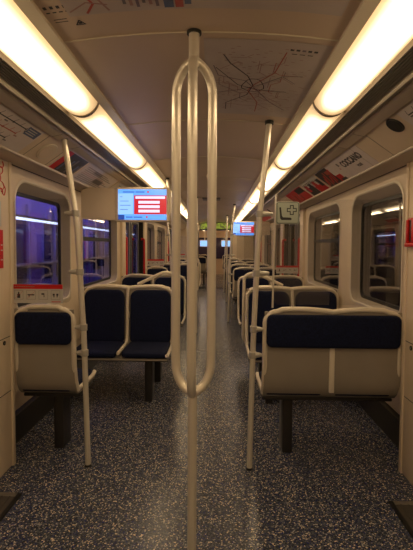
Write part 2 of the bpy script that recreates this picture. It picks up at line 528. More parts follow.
    # thresholds
for k, (a, b) in enumerate(DOORS):
    for s, side in ((-1, 'left'), (1, 'right')):
        t = thing('door_threshold', 'dark metal threshold plate with pale rim in the floor at the %s %s doorway' % (('nearest', 'middle', 'farthest')[k], side), 'threshold', (s * 1.08, (a + b) / 2 - .035, 0))
        L = (b - a) / 2 - .04
        bm = bmesh.new()
        box(bm, *sorted((s * -.075, s * .20)), -L + .02, L - .03, .0, .006); 
        for q in range(6): box(bm, *sorted((s * (-.05 + q * .04), s * (-.042 + q * .04))), -L + .02, L - .03, .006, .009)
        obj('plate', bm, M['threshold'], t, smooth=False)
        bm = bmesh.new(); box(bm, *sorted((s * -.10, s * -.075)), -L, L, .0, .008, .003); obj('edge_strip', bm, M['black'], t)
        bm = bmesh.new(); box(bm, *sorted((s * -.075, s * .20)), L - .03, L, .0, .010, .003); obj('end_strip', bm, M['steel'], t)

# red vertical grab bars at the doors
oi = 0
for k, (a, b) in enumerate(DOORS):
    if k == 0: continue
    for s, side in ((-1, 'left'), (1, 'right')):
        for e, (yy, w_) in enumerate(((a + .03, 'near'), (b - .03, 'far'))):
            t = thing('grab_bar', 'red vertical grab bar at the %s edge of the %s %s doorway' % (w_, ('', 'middle', 'farthest')[k], side), 'grab bar', (s * 1.175, yy, .80))
            bm = bmesh.new(); tube(bm, fillet([(s * .05, 0, 0), (0, 0, 0), (0, 0, .66), (s * .05, 0, .66)], .03), .017); obj('bar', bm, M['red'], t)
            for zz in (0, .66):
                bm = bmesh.new(); box(bm, *sorted((s * .038, s * .05)), -.02, .02, zz - .02, zz + .02, .003)
                obj('mount', bm, M['red'], t)

# ---------------------------------------------------------------- ceiling lights
NL = 0
ORD = ['first', 'second', 'third', 'fourth', 'fifth', 'sixth', 'seventh', 'eighth', 'ninth', 'tenth', 'eleventh', 'twelfth']
def light_segment(s, y0, y1, label):
    t = thing('ceiling_light', label, 'ceiling light', (s * .60, y0, 2.05), 0)
    L = y1 - y0
    # bulging diffuser profile
    A, B = Vector((.533, 2.068)), Vector((.690, 2.022))
    def pro(grow=0.0):
        out = []
        for i in range(13):
            a = i / 12
            p = A.lerp(B, a); bul = math.sin(PI * a) ** .7 * (.046 + grow)
            nx, nz = -(.046) / .1636 * .999, -.157 / .1636
            out.append((s * (p.x + nx * bul * 1.0) - s * .60, p.y + nz * bul - 2.05))
        return out
    bm = bmesh.new()
    p = pro()
    extrude_profile(bm, p + [(p[-1][0], p[-1][1] + .02), (p[0][0], p[0][1] + .02)], 0.012, L - 0.012, closed=True)
    # split lengthwise so that the lamp brightness can fall off at the tube ends
    n = 18
    bm.free(); bm = bmesh.new()
    rows = []
    ys = [.012 + (L - .024) * v for v in (0, .01, .02, .035, .055, .08, .12, .5, .88, .92, .945, .965, .98, .99, 1)]
    for y in ys: rows.append([bm.verts.new((x, y, zz)) for x, zz in p])
    for a, b in zip(rows, rows[1:]):
        for i in range(len(p) - 1): bm.faces.new((a[i], a[i + 1], b[i + 1], b[i]))
    d = obj('diffuser', bm, M['diff'], t)
    at = d.data.attributes.new('lamp', 'FLOAT', 'POINT')
    m_ = len(p)
    for j, y in enumerate(ys):
        ed = min(y, L - y)
        fy = min(1.0, .12 + .88 * (ed / .16) ** 1.1) if ed < .16 else 1.0
        for i in range(m_):
            fx = min(1.0, math.sin(PI * (i + .35) / (m_ - .3)) ** 1.1 * 1.12 + .06)
            at.data[j * m_ + i].value = fx * fy
    for (a, b) in ((0, .012), (L - .012, L)):
        bm = bmesh.new()
        p = pro(.004)
        extrude_profile(bm, p + [(p[-1][0], p[-1][1] + .03), (p[0][0], p[0][1] + .03)], a, b, closed=True)
        obj('end_cap', bm, M['diffring'], t)
    return t
for s, side in ((-1, 'left'), (1, 'right')):
    joints = [2.09 + 1.42 * k for k in range(-3, 8)] + [Y1 - .02]
    vis = 0
    for a, b in zip(joints, joints[1:]):
        lab = 'glowing warm ceiling light, %s of the %s strip counted from the camera' % (ORD[max(0, joints.index(a) - 2)], side)
        if joints.index(a) < 2: lab = 'glowing warm ceiling light of the %s strip behind the camera, %s' % (side, ('farther back', 'closer')[joints.index(a)])
        light_segment(s, a + .002, b - .002, lab)
    # ventilation grille
    t = thing('ventilation_grille', 'long dark slatted ventilation grille beside the %s ceiling light strip' % side, 'grille', (s * .735, (Y0 + Y1) / 2, 2.0))
    L = (Y1 - Y0) / 2 - .01
    bm = bmesh.new()
    extrude_profile(bm, [(s * -.045, .055), (s * .040, .040), (s * .040, .050), (s * -.045, .062)], -L, L, closed=True)
    obj('backing', bm, M['black'], t, smooth=False)
    bm = bmesh.new()
    for q in range(7):
        x = -.044 + q * .0125; z = .000 - q * .0010
        extrude_profile(bm, [(s * x, z), (s * (x + .0045), z - .001), (s * (x + .0045), z + .028), (s * x, z + .028)], -L, L, closed=True)
    sl = obj('slats', bm, M['grille'], t, smooth=False)

# ---------------------------------------------------------------- end bulkhead and next carriage
bm = bmesh.new()
outl = [[(-1.36, 0), (1.36, 0), (1.36, 2.15), (-1.36, 2.15)], rrect(1.10, 1.84, (.02, .05, .05, .02), 5, 0, .94)]
merge(bm, curve2d_mesh(outl, .03), lambda c: Vector((c.x, Y1 + .03 + c.z, c.y)))
struct('wall_far', bm, M['cream'], smooth=False)
bm = bmesh.new(); box(bm, -1.36, 1.36, Y0 - .04, Y0, 0, 2.15); struct('wall_near', bm, M['cream'], smooth=False)
bm = bmesh.new(); box(bm, -1.0, 1.0, Y1 + .06, Y1 + 6.5, -.06, -.001); struct('trim_200', bm, M['floor'], smooth=False)
bm = bmesh.new(); box(bm, -.56, .56, Y1 - .02, Y1 + .06, 0.0, .02, .004); struct('trim_201', bm, M['black'])
bm = bmesh.new()
box(bm, -1.03, -.98, Y1 + .06, Y1 + 6.5, 0, 2.1); box(bm, .98, 1.03, Y1 + .06, Y1 + 6.5, 0, 2.1)
box(bm, -1.03, 1.03, Y1 + .06, Y1 + 6.5, 2.1, 2.14); box(bm, -1.03, 1.03, Y1 + 6.5, Y1 + 6.54, 0, 2.1)
struct('wall_next_carriage', bm, M['ceiling'], smooth=False)
for s, side in ((-1, 'left'), (1, 'right')):
    t = thing('ceiling_light', 'far ceiling light on the %s in the next carriage' % side, 'ceiling light', (s * .55, Y1 + .3, 2.06))
    bm = bmesh.new(); box(bm, -.06, .06, 0, 5.8, -.0, .038, .01); obj('diffuser', bm, M['farlamp'], t)
    t = thing('information_screen', 'tiny bluish screen seen in the next carriage, %s of the gangway' % side, 'screen', (s * .42 , Y1 + 3.0, 1.32))
    bm = bmesh.new(); box(bm, -.20, .20, 0, .06, 0, .26, .01); obj('housing', bm, M['cream'], t)
    bm = bmesh.new(); box(bm, -.18, .18, -.004, .001, .02, .24); obj('display', bm, M['scr_pale'], t)
    bm = bmesh.new(); tube(bm, [(0, .03, .24), (0, .03, .775)], .015); obj('hanger', bm, M['pole'], t)
bm = bmesh.new(); box(bm, -.98, .98, Y1 + 6.44, Y1 + 6.5, .75, 1.75, .02)
struct('window_90', bm, M['tun_dark'])
bm = bmesh.new()
for x in (-.60, .54): box(bm, x, x + .06, Y1 + .10, Y1 + .45, 0, 2.1, .01)
box(bm, -.60, .60, Y1 + .10, Y1 + .45, 1.86, 2.1, .01)
struct('trim_202', bm, M['kick'])
t = thing('led_sign', 'wide green dot matrix sign above the gangway at the far end', 'sign', (0, Y1 - .03, 1.88))
bm = bmesh.new(); box(bm, -.50, .50, -.03, .028, -.02, .22, .008); obj('housing', bm, M['dark'], t)
bm = bmesh.new(); box(bm, -.47, .47, -.033, -.029, .01, .20); obj('display', bm, M['led'], t, smooth=False)

# ---------------------------------------------------------------- seats
def bench(label, x0, x1, y, face, aisle, hoop=False, pad=True):
    """x0<x1 world extent, y = back plane, face +1 looks away from camera, aisle = world side of the aisle"""
    w_ = x1 - x0
    n = 2 if w_ > .6 else 1
    t = thing('double_seat' if n == 2 else 'single_seat', label, 'seat', ((x0 + x1) / 2, y, 0), 0 if face > 0 else PI)
    al = aisle * face                                      # aisle side in local x
    def yb(z):                                             # back plane (local) leaning
        if z > .62: return -.012 * (z - .62) / .36
        return .02 * ((.62 - z) / .2) ** 2
    cw = w_ / n
    # shell (rear skin), curls under the seat
    prof = [(yb(z), z) for z in (.955, .90, .80, .70, .62, .56, .49)] + [(.035, .440), (.07, .408), (.14, .398), (.43, .396)]
    bm = bmesh.new()
    hw = w_ / 2 - .012
    rows = []
    for (yy, zz), (dy, dz) in zip(prof, [(.014, 0)] * 7 + [(.012, .006), (.008, .012), (.002, .014), (0, .014)]):
        rows.append((bm.verts.new((-hw, yy, zz)), bm.verts.new((hw, yy, zz)), bm.verts.new((hw, yy + dy, zz + dz)), bm.verts.new((-hw, yy + dy, zz + dz))))
    for a, b in zip(rows, rows[1:]):
        for q in range(4): bm.faces.new((a[q], a[(q + 1) % 4], b[(q + 1) % 4], b[q]))
    bm.faces.new(rows[0]); bm.faces.new(rows[-1][::-1])
    obj('shell', bm, M['shell'], t, angle=50)
    # frame: two humps, rounded shoulders
    def topz(x):
        u = (x + w_ / 2) / cw
        return .955 + .016 * math.sin(PI * (u % 1.0)) ** .8
    side = []
    H = w_ / 2 - .016
    path = [(-H, .07, .43), (-H, .03, .50), (-H, yb(.6) + .007, .62), (-H, yb(.9) + .007, .86)]
    cor = [(-H + .07 * (1 - math.cos(a)), yb(.95) + .007, .885 + (.070) * math.sin(a)) for a in [PI / 2 * q / 6 for q in range(7)]]
    path += cor
    mid = [(-H + .07 + (2 * H - .14) * q / 20, yb(.97) + .007, topz(-H + .07 + (2 * H - .14) * q / 20) + 0.0) for q in range(1, 20)]
    path += mid
    path += [(-p[0], p[1], p[2]) for p in cor[::-1]] + [(H, yb(.9) + .007, .86), (H, yb(.6) + .007, .62), (H, .03, .50), (H, .07, .43)]
    bm = bmesh.new(); tube(bm, path, .0165, 10); 
    # seat side rims
    for sx in (-1, 1):
        tube(bm, fillet([(sx * H, .05, .445), (sx * H, .12, .43), (sx * H, .40, .425), (sx * H, .435, .44)], .03), .014, 8)
    obj('back_frame', bm, M['cream_frame'], t, angle=60)
    for i in range(n):
        cx = -w_ / 2 + cw * (i + .5)
        bm = bmesh.new()
        slab(bm, cw - .055, .475, .035, (.03, .07, .07, .03), lambda u, v, d, cx=cx: Vector((cx + u, yb(.70 + v) + .015 + d + .10 * max(0, (-.10 - v)) ** 1.5 + .012 * (abs(u) / .18) ** 2, .705 + v)), .010, 6)
        obj('backrest', bm, M['navy'], t, angle=60)
        bm = bmesh.new()
        slab(bm, cw - .05, .40, .045, (.05, .05, .02, .02), lambda u, v, d, cx=cx: Vector((cx + u, .235 + v, .426 + d - .012 * max(0, v / .2) ** 3)), .012, 6)
        obj('seat_cushion', bm, M['navy'], t, angle=60)
    if n == 2:
        bm = bmesh.new()
        tube(bm, fillet([(0, .02, .962), (0, .045, .80), (0, .050, .56), (0, .075, .475), (0, .12, .462), (0, .42, .452)], .05), [.012] * 30 if False else .014, 8)
        obj('divider', bm, M['cream_frame'], t, angle=60)
        bm = bmesh.new(); box(bm, -.016, .016, -.006, .012, .46, .74, .004)
    else:
        bm = None
    if bm: obj('rear_strip', bm, M['cream_frame'], t)
    if pad:
        bm = bmesh.new()
        slab(bm, w_ - .045, .20, .030, .035, lambda u, v, d: Vector((u, yb(.840 + v) - .028 + d, .840 + v)), .010, 6)
        obj('rear_pad', bm, M['navy'], t, angle=60)
    bm = bmesh.new(); box(bm, -w_ / 2 + .01, w_ / 2 - .01, .10, .38, .372, .394, .008); obj('support_beam', bm, M['legmat'], t)
    lx = 0 if n == 1 else -al * .245 + al * .0
    lx = (0.02 if n == 1 else al * .235)
    bm = bmesh.new(); box(bm, lx - .033, lx + .033, .16, .30, .0, .38, .008); obj('leg', bm, M['legmat'], t)
    if hoop:
        ax = al * (w_ / 2 + .012)
        bm = bmesh.new()
        tube(bm, fillet([(al * (w_ / 2 - .03), .06, .43), (ax, .05, .48), (ax, .01, .70), (ax, -.015, 1.075), (ax - al * .10, -.02, 1.11), (ax - al * .36, .0, .985)], [0, .03, .1, .09, .12, 0], 6), .0155, 10)
        obj('grab_handle', bm, M['cream_frame'], t, angle=60)
    return t

BY = {'R1': (2.50, 1), 'R2': (3.80, -1), 'R3': (3.86, 1), 'R4': (5.30, -1)}
bays = ['nearest', 'middle', 'farthest']
seat_txt = {
 ('left', 0, 'R1'): 'navy single seat seen from behind under the left window, clamped to the left bent pole',
 ('right', 0, 'R1'): 'navy double seat seen from behind at right foreground, clamped to the bent pole',
 ('left', 0, 'R2'): 'navy double seat facing the camera on the left, behind the nearest single seat',
 ('right', 0, 'R2'): 'navy double seat facing the camera on the right, right behind the foreground double seat',
 ('left', 0, 'R3'): 'navy double seat with arched handle, back to back with the nearest left camera-facing seat',
 ('right', 0, 'R3'): 'navy double seat with arched handle, back to back with the nearest right camera-facing seat',
 ('left', 0, 'R4'): 'navy double seat facing the camera on the left, against the middle doorway',
 ('right', 0, 'R4'): 'navy double seat facing the camera on the right with a red topped notice above it',
}
for k in range(3):
    for s, side in ((-1, 'left'), (1, 'right')):
        for row in ('R1', 'R2', 'R3', 'R4'):
            if k == 2 and row != 'R1': continue
            y, face = BY[row]; y += PER * k
            xa, xb = (.345, 1.19) if row == 'R1' else (.33, 1.18)
            if side == 'left' and row == 'R1': xa = .80
            x0, x1 = (-xb, -xa) if s < 0 else (xa, xb)
            lab = seat_txt.get((side, k, row))
            if not lab:
                kind = 'single' if xa > .5 else 'double'
                lab = {'R1': 'distant navy %s seat seen from behind just past the %s %s doorway' % (kind, ('', 'middle', 'farthest')[k], side),
                       'R2': 'distant navy double seat facing the camera on the %s, first beyond the middle doorway' % side,
                       'R3': 'distant navy double seat with arched handle beyond the middle %s doorway' % side,
                       'R4': 'distant navy double seat facing the camera, against the farthest %s doorway' % side}[row]
            bench(lab, x0, x1, y, face, -s, hoop=(row == 'R3'), pad=(row == 'R1'))

for s, side in ((-1, 'left'), (1, 'right')):
    for y, lab in ((Y1 + 1.2, 'dark seat backs just inside the next carriage, %s of the gangway'), (Y1 + 4.6, 'hindmost dark seat backs deep in the next carriage, %s side')):
        bench(lab % side, *((-.96, -.30) if s < 0 else (.30, .96)), y, 1, -s, pad=True)
# ---------------------------------------------------------------- poles
def clamp_bm(px, y, z, tx, r=.026):
    bm = bmesh.new()
    tube(bm, [(px, y, z - .018), (px, y, z + .018)], .023, 14)
    d = 1 if tx > px else -1
    pts = [(px + d * .012, y, z), (px + d * abs(tx - px) * .6, y, z), (tx, y, z)]
    tube(bm, pts, [.017, .015, .010], 10)
    return bm

def side_pole(s, y, label, glass):
    if s < 0: p = [(-.715, 0), (-.735, .80), (-.775, 1.50), (-.85, 2.0)]
    else: p = [(.270, 0), (.285, .80), (.312, 1.50), (.365, 2.0835)]
    t = thing('grab_pole', label, 'pole', (p[0][0], y, 0))
    bx = p[0][0]
    bm = bmesh.new()
    pts = fillet([(x - bx, 0, z + (.004 if z == 0 else 0)) for x, z in p], .12, 5)
    tube(bm, pts, .0165, 16)
    obj('pole', bm, M['pole'], t, angle=60)
    bm = bmesh.new(); tube(bm, [(0, 0, 0.0), (0, 0, .012)], .021, 16); obj('floor_collar', bm, M['black'], t)
    bm = bmesh.new(); tube(bm, [(p[-1][0] - bx - .001, 0, p[-1][1] - .022), (p[-1][0] - bx, 0, p[-1][1] - .002)], .025, 16)
    obj('collar', bm, M['black'], t)
    def X(z):
        for (xa, za), (xb_, zb) in zip(p, p[1:]):
            if za <= z <= zb: return xa + (xb_ - xa) * (z - za) / (zb - za)
    for z in ((1.54, 1.19, .855, .70) if glass else (.855, .70)):
        tx = X(z) + s * (.065 if z > 1 else .05)
        if s > 0: tx = X(z) + (.075 if z > 1 else .055)
        obj('clamp', clamp_bm(X(z) - bx, 0, z, tx - bx), M['clamp'], t, angle=60)
    return t
side_pole(-1, 2.455, 'bent steel grab pole clamped to the nearest single seat on the left', True)
side_pole(1, 2.455, 'bent steel grab pole clamped to the foreground double seat on the right', True)
side_pole(-1, 2.455 + PER, 'distant bent grab pole on the left past the middle doorway', True)
side_pole(1, 2.455 + PER, 'distant bent grab pole on the right past the middle doorway, standing in the aisle edge', True)
side_pole(-1, 2.455 + 2 * PER, 'smallest, most distant grab pole on the left near the gangway', False)
side_pole(1, 2.455 + 2 * PER, 'smallest, most distant grab pole on the right near the gangway', False)
# straight poles behind the back-to-back seats
for x, y, lab in ((-.47, 4.42, 'grab pole rising to the ceiling behind the left information screen'), (-.25, 6.3, 'slim straight grab pole in the middle doorway area left of centre'), (-.47, 9.2, 'distant straight grab pole beside the left distant seats'), (.30, 9.9, 'distant straight grab pole beside the right distant seats')):
    t = thing('grab_pole', lab, 'pole', (x, y, 0))
    zt = ceil_z(x)
    bm = bmesh.new(); tube(bm, [(0, 0, .004), (0, 0, 1.0), (0, 0, zt)] if y != 4.42 else fillet([(.095, 0, .004), (.085, 0, .8), (.075, 0, 1.55), (0, 0, zt)], .12, 5), .0165, 14); obj('pole', bm, M['pole'], t, angle=60)
    bm = bmesh.new(); tube(bm, [(0, 0, zt - .02), (0, 0, zt)], .024, 14); obj('collar', bm, M['black'], t); bm = bmesh.new(); fx = .095 if y == 4.42 else 0; tube(bm, [(fx, 0, 0), (fx, 0, .012)], .021, 14); obj('floor_collar', bm, M['black'], t)

# central pole splitting in three
t = thing('triple_grab_pole', 'central steel pole that splits into three rounded bars in the foreground', 'pole', (-.021, 1.485, 0))
bm = bmesh.new(); tube(bm, [(0, 0, 1.98), (0, 0, 2.1025)], .0185, 20); obj('stem', bm, M['pole'], t, angle=60); bm = bmesh.new(); tube(bm, [(0, 0, .004), (0, 0, .84)], .0165, 20)
obj('stem', bm, M['pole'], t, angle=60)
for a in (-90, 30, 150):
    ca, sa = math.cos(math.radians(a)), math.sin(math.radians(a))
    R = .076
    def P(r_, z): return (r_ * ca, r_ * sa, z)
    pts = []
    zt, zb = 2.0, .815
    for q in range(9):
        u = PI / 2 * q / 8
        pts.append(P(R * math.sin(u), zt - .105 + .105 * math.cos(u)))
    pts += [P(R, 1.7), P(R, 1.4), P(R, 1.1)]
    for q in range(9):
        u = PI / 2 * (1 - q / 8)
        pts.append(P(R * math.sin(u), zb + .105 - .105 * math.cos(u)))
    bm = bmesh.new(); tube(bm, pts, .0165, 18); obj('loop_bar', bm, M['pole'], t, angle=60)
bm = bmesh.new(); tube(bm, [(0, 0, 2.094), (0, 0, 2.1025)], .026, 20); obj('collar', bm, M['black'], t); bm = bmesh.new(); tube(bm, [(0, 0, 0), (0, 0, .014)], .025, 20); obj('floor_collar', bm, M['black'], t)

# ---------------------------------------------------------------- glass screens with notices
def flat(bm, w_, h, x, z, y, t_=.001, mi=0, r=.002):
    """upright plate facing the camera"""
    box(bm, x - w_ / 2, x + w_ / 2, y - t_, y, z - h / 2, z + h / 2, 0, mi)

def xz_text(bm, txt, size, x, z, y, mi):
    b = text_bm(txt, size)
    for f in b.faces: f.material_index = mi
    merge(bm, b, lambda c: Vector((x + c.x, y - c.z, z + c.y)))

def glass_screen(x0, x1, y, label, z0=1.0, z1=1.63):
    t = thing('glass_screen', label, 'glass panel', ((x0 + x1) / 2, y, z0))
    w_, h = x1 - x0, z1 - z0
    g = curve2d_mesh([rrect(w_, h, .03, 5, 0, h / 2)], .002)
    bm = bmesh.new(); merge(bm, g, lambda c: Vector((c.x, c.z, c.y)))
    obj('pane', bm, M['clear'], t, smooth=False)
    return t

def notice(x, y, z, w_, h, label):
    t = thing('notice', label, 'sign', (x, y, z))
    bm = bmesh.new()
    flat(bm, w_, h, 0, h / 2, 0, .003, 0)
    zt = h * .84
    flat(bm, w_, h * .24, 0, h * .88, -.003, .001, 1)
    pn = obj('panel', bm, [M['white'], M['red']], t, smooth=False)
    bm = bmesh.new()
    pw = w_ * .25
    for i in range(4):
        cx = -w_ / 2 + w_ * (.14 + .24 * i)
        cz = h * .44; q = h * .24
        # outline square
        for (a, b, c, d) in ((-q, q, q - .0012, q), (-q, q, -q, -q + .0012), (-q, -q + .0012, -q, q), (q - .0012, q, -q, q)):
            box(bm, cx + a, cx + b, -.0042, -.003, cz + c, cz + d, 0, 1)
        if i == 0:   # bottle
            box(bm, cx - q * .32, cx + q * .32, -.0045, -.003, cz - q * .7, cz + q * .2, 0, 0)
            box(bm, cx - q * .14, cx + q * .14, -.0045, -.003, cz + q * .2, cz + q * .65, 0, 0)
        elif i == 1:   # bench bar with legs
            box(bm, cx - q * .75, cx + q * .75, -.0045, -.003, cz - q * .1, cz + q * .15, 0, 0)
            box(bm, cx - q * .5, cx - q * .35, -.0045, -.003, cz - q * .5, cz - q * .1, 0, 0)
        elif i == 2:   # music note
            box(bm, cx - q * .4, cx + q * .1, -.0045, -.003, cz + q * .05, cz + q * .4, 0, 0)
            box(bm, cx + q * .1, cx + q * .25, -.0045, -.003, cz - q * .5, cz + q * .4, 0, 0)
        else:        # two feet
            for e in (-1, 1):
                box(bm, cx + e * q * .4 - q * .22, cx + e * q * .4 + q * .22, -.0045, -.003, cz - q * .1, cz + q * .3, 0, 0)
                box(bm, cx + e * q * .35 - q * .1, cx + e * q * .35 + q * .1, -.0045, -.003, cz - q * .5, cz - q * .1, 0, 0)
        if i < 2:    # red slash
            b2 = bmesh.new(); box(b2, -q * 1.25, q * 1.25, -.005, -.0045, -.0012, .0012, 0, 2)
            merge(bm, b2, lambda c: Vector((cx + c.x * .72, c.y, cz + c.z * .7 + c.x * .65)))
    box(bm, w_ * .28, w_ * .46, -.0042, -.003, h * .06, h * .10, 0, 2)
    obj('pictograms', bm, [M['ink'], M['inkgrey'], M['red']], pn, smooth=False)
    bm = bmesh.new()
    for q in range(9): box(bm, -w_ * .44 + q * w_ * .045, -w_ * .41 + q * w_ * .045, -.0048, -.004, h * .86, h * .90)
    obj('lettering', bm, M['inkpink'], pn, smooth=False)
    return t
for k in range(3):
    y = 2.488 + PER * k
    where = ('nearest single seat', 'distant single seat past the middle doorway', 'most distant single seat')[k]
    glass_screen(-1.17, -.825, y, 'clear glass screen above the back of the left %s' % where)
    notice(-1.03, y - .004, .995, .315, .115, 'red topped notice with four pictograms above the left %s' % where)
glass_screen(.41, 1.15, 2.488, 'clear glass screen above the foreground double seat on the right')
glass_screen(.41, 1.15, 2.488 + PER, 'clear glass screen above the distant double seat past the right middle doorway')
glass_screen(.41, 1.15, 5.315, 'clear glass screen above the right camera-facing seat at the middle doorway')
notice(.965, 5.308, 1.005, .28, .10, 'red topped notice with four pictograms above the right camera-facing seat')
# glass edge strip on the right screen
t = thing('glass_edge_post', 'thin steel strip along the aisle edge of the right foreground glass screen', 'strip', (.402, 2.488, 1.0))
bm = bmesh.new(); tube(bm, [(0, 0, -.02), (.004, 0, .30), (.012, 0, .66)], .006, 8); obj('strip', bm, M['pole'], t)

# seat and cross sign
t = thing('priority_seat_sign', 'small pale green square sign with seat outline and cross on the right glass screen', 'sign', (.482, 2.478, 1.483))
bm = bmesh.new()
slab(bm, .137, .132, .005, .012, lambda u, v, d: Vector((u, -d, .066 + v)), .0015, 5); pn = obj('plate', bm, M['signgreen'], t)
bm = bmesh.new()
ring_o = rrect(.129, .124, .009, 5, 0, .066); ring_i = rrect(.123, .118, .007, 5, 0, .066)
merge(bm, curve2d_mesh([ring_o, ring_i], .0004), lambda c: Vector((c.x, -.0057 + c.z, c.y)))
seat = [(-.050, .098), (-.040, .100), (-.034, .050), (-.028, .040), (.018, .038), (.024, .032), (.022, .024), (-.036, .024), (-.044, .034)]
merge(bm, curve2d_mesh([seat], .0006), lambda c: Vector((c.x, -.0058 + c.z, c.y)))
def plus(cx, cz, a, b): return [(cx - b, cz - a), (cx + b, cz - a), (cx + b, cz - b), (cx + a, cz - b), (cx + a, cz + b), (cx + b, cz + b), (cx + b, cz + a), (cx - b, cz + a), (cx - b, cz + b), (cx - a, cz + b), (cx - a, cz - b), (cx - b, cz - b)]
merge(bm, curve2d_mesh([plus(.024, .083, .029, .0115), plus(.024, .083, .024, .0065)], .0006), lambda c: Vector((c.x, -.0058 + c.z, c.y)))
obj('symbol', bm, M['ink'], pn, smooth=False)

# ---------------------------------------------------------------- information screens
def info_screen(s, y, label):
    # origin at the rail, screen faces the camera
    cx = s * .585 if s < 0 else .60
    t = thing('information_screen', label, 'screen', (cx, y, 1.705))
    bm = bmesh.new()
    slab(bm, .475, .30, .07, .02, lambda u, v, d: Vector((u, d - .02, v)), .008, 4); hs = obj('housing', bm, M['cream'], t)
    bm = bmesh.new()
    xs = (.235, .52)
    z_in, z_out = .14, .175
    b2 = bmesh.new()
    v = [(s * .23, 0, -.135), (s * .54, 0, -.125), (s * .54, 0, .125), (s * .48, 0, .150), (s * .23, 0, .14)]
    f1 = [b2.verts.new((a, -.008, c)) for a, b, c in v]; f2 = [b2.verts.new((a, .062, c)) for a, b, c in v]
    b2.faces.new(f1); b2.faces.new(f2[::-1])
    for i in range(5): b2.faces.new((f1[i], f2[i], f2[(i + 1) % 5], f1[(i + 1) % 5]))
    bmesh.ops.bevel(b2, geom=b2.edges[:], offset=.006, segments=2, affect='EDGES')
    merge(bm, b2)
    obj('side_arm', bm, M['cream'], t)
    bm = bmesh.new(); box(bm, -.03, .03, .0, .04, .14, ceil_z(.5) - 1.705 + .02); 
    bm.free()
    
    W_, H_ = .420, .262
    bm = bmesh.new()
    def r(u0, u1, v0, v1, dz, mi):   # fractions, v from the top
        box(bm, -W_ / 2 + u0 * W_, -W_ / 2 + u1 * W_, -.0240 - dz, -.0195, H_ / 2 - v1 * H_, H_ / 2 - v0 * H_, 0, mi)
    r(0, 1, 0, 1, 0, 0)
    r(0, .31, .14, .82, .0004, 1)
    r(.33, 1, .20, .82, .0004, 2)
    r(.36, .97, .23, .31, .0008, 3)
    for q in range(3): r(.42, .86, .38 + q * .145, .47 + q * .145, .0008, 3)
    r(0, 1, .82, 1, .0004, 0)
    r(0, .13, .84, 1, .0008, 4)
    for q, (a, b) in enumerate(((.04, .09), (.04, .22), (.04, .26), (.04, .2))): r(a, b, .24 + q * .14, .255 + q * .14, .0008, 4)
    r(.10, .34, .075, .105, .0008, 4); r(.36, .55, .075, .105, .0008, 4); r(.60, .64, .06, .115, .0008, 2)
    r(.16, .30, .90, .93, .0008, 4); r(.32, .50, .90, .93, .0008, 4); r(.58, .61, .88, .94, .0008, 2)
    obj('display', bm, [M['scr_blue'], M['scr_pale'], M['scr_red'], M['scr_white'], M['scr_dark']], hs, smooth=False)
    return t
info_screen(-1, 3.60, 'lit information screen in a cream housing hanging on the left above the seats')
info_screen(1, 8.45, 'smaller distant lit information screen hanging on the right')

# ---------------------------------------------------------------- posters
def line_quad(bm, a, b, w_, z, mi, T):
    a = Vector(a); b = Vector(b); d = (b - a)
    if d.length < 1e-6: return
    d.normalize(); n = Vector((-d.y, d.x)) * w_ / 2
    vs = [a - n - d * w_ * .3, b - n + d * w_ * .3, b + n + d * w_ * .3, a + n - d * w_ * .3]
    f = bm.faces.new([bm.verts.new(T(v.x, v.y, z)) for v in vs]); f.material_index = mi
def rect(bm, u0, u1, v0, v1, z, mi, T):
    f = bm.faces.new([bm.verts.new(T(*p, z)) for p in ((u0, v0), (u1, v0), (u1, v1), (u0, v1))]); f.material_index = mi
def plate(bm, u0, u1, v0, v1, th, mi, T):
    vs = [bm.verts.new(T(u, v, z)) for z in (0, th) for u, v in ((u0, v0), (u1, v0), (u1, v1), (u0, v1))]
    for q in ((0, 1, 2, 3), (4, 5, 6, 7), (0, 1, 5, 4), (1, 2, 6, 5), (2, 3, 7, 6), (3, 0, 4, 7)):
        bm.faces.new([vs[i] for i in q]).material_index = mi
def ptext(bm, txt, size, u, v, z, mi, T, sx=1.0):
    b = text_bm(txt, size, bold=.035)
    for f in b.faces: f.material_index = mi
    merge(bm, b, lambda c: T(u + c.x * sx, v + c.y, z + c.z))

def cove_T(s, ystart):
    """(u along reading direction, v up the cove, z off the surface) relative to a base point"""
    A, B = Vector((.889, 1.9755)), Vector((1.055, 1.8605))
    d = (A - B).normalized(); nr = Vector((-.569, -.822))
    def T(u, v, z):
        p = B + d * v + nr * z
        return Vector((s * p.x - s * 1.0, (u if s < 0 else -u), p.y - 1.93))
    return T
PL = [M['paper'], M['ink'], M['inkred'], M['inkblue'], M['inkgrey'], M['red'], M['inkpink'], M['white'], M['dark']]
def cove_poster(s, y_near, y_far, label, fn):
    ys = y_near if s < 0 else y_far
    t = thing('poster', label, 'poster', (s * 1.0, ys, 1.93))
    T = cove_T(s, ys); L = y_far - y_near; H = .200
    bm = bmesh.new(); plate(bm, .005, L - .005, .005, H - .005, .0012, 0, T); sh = obj('sheet', bm, M['paper'], t, smooth=False)
    bm = bmesh.new(); fn(bm, L, H, T); obj('print', bm, PL, sh, smooth=False)
    return t

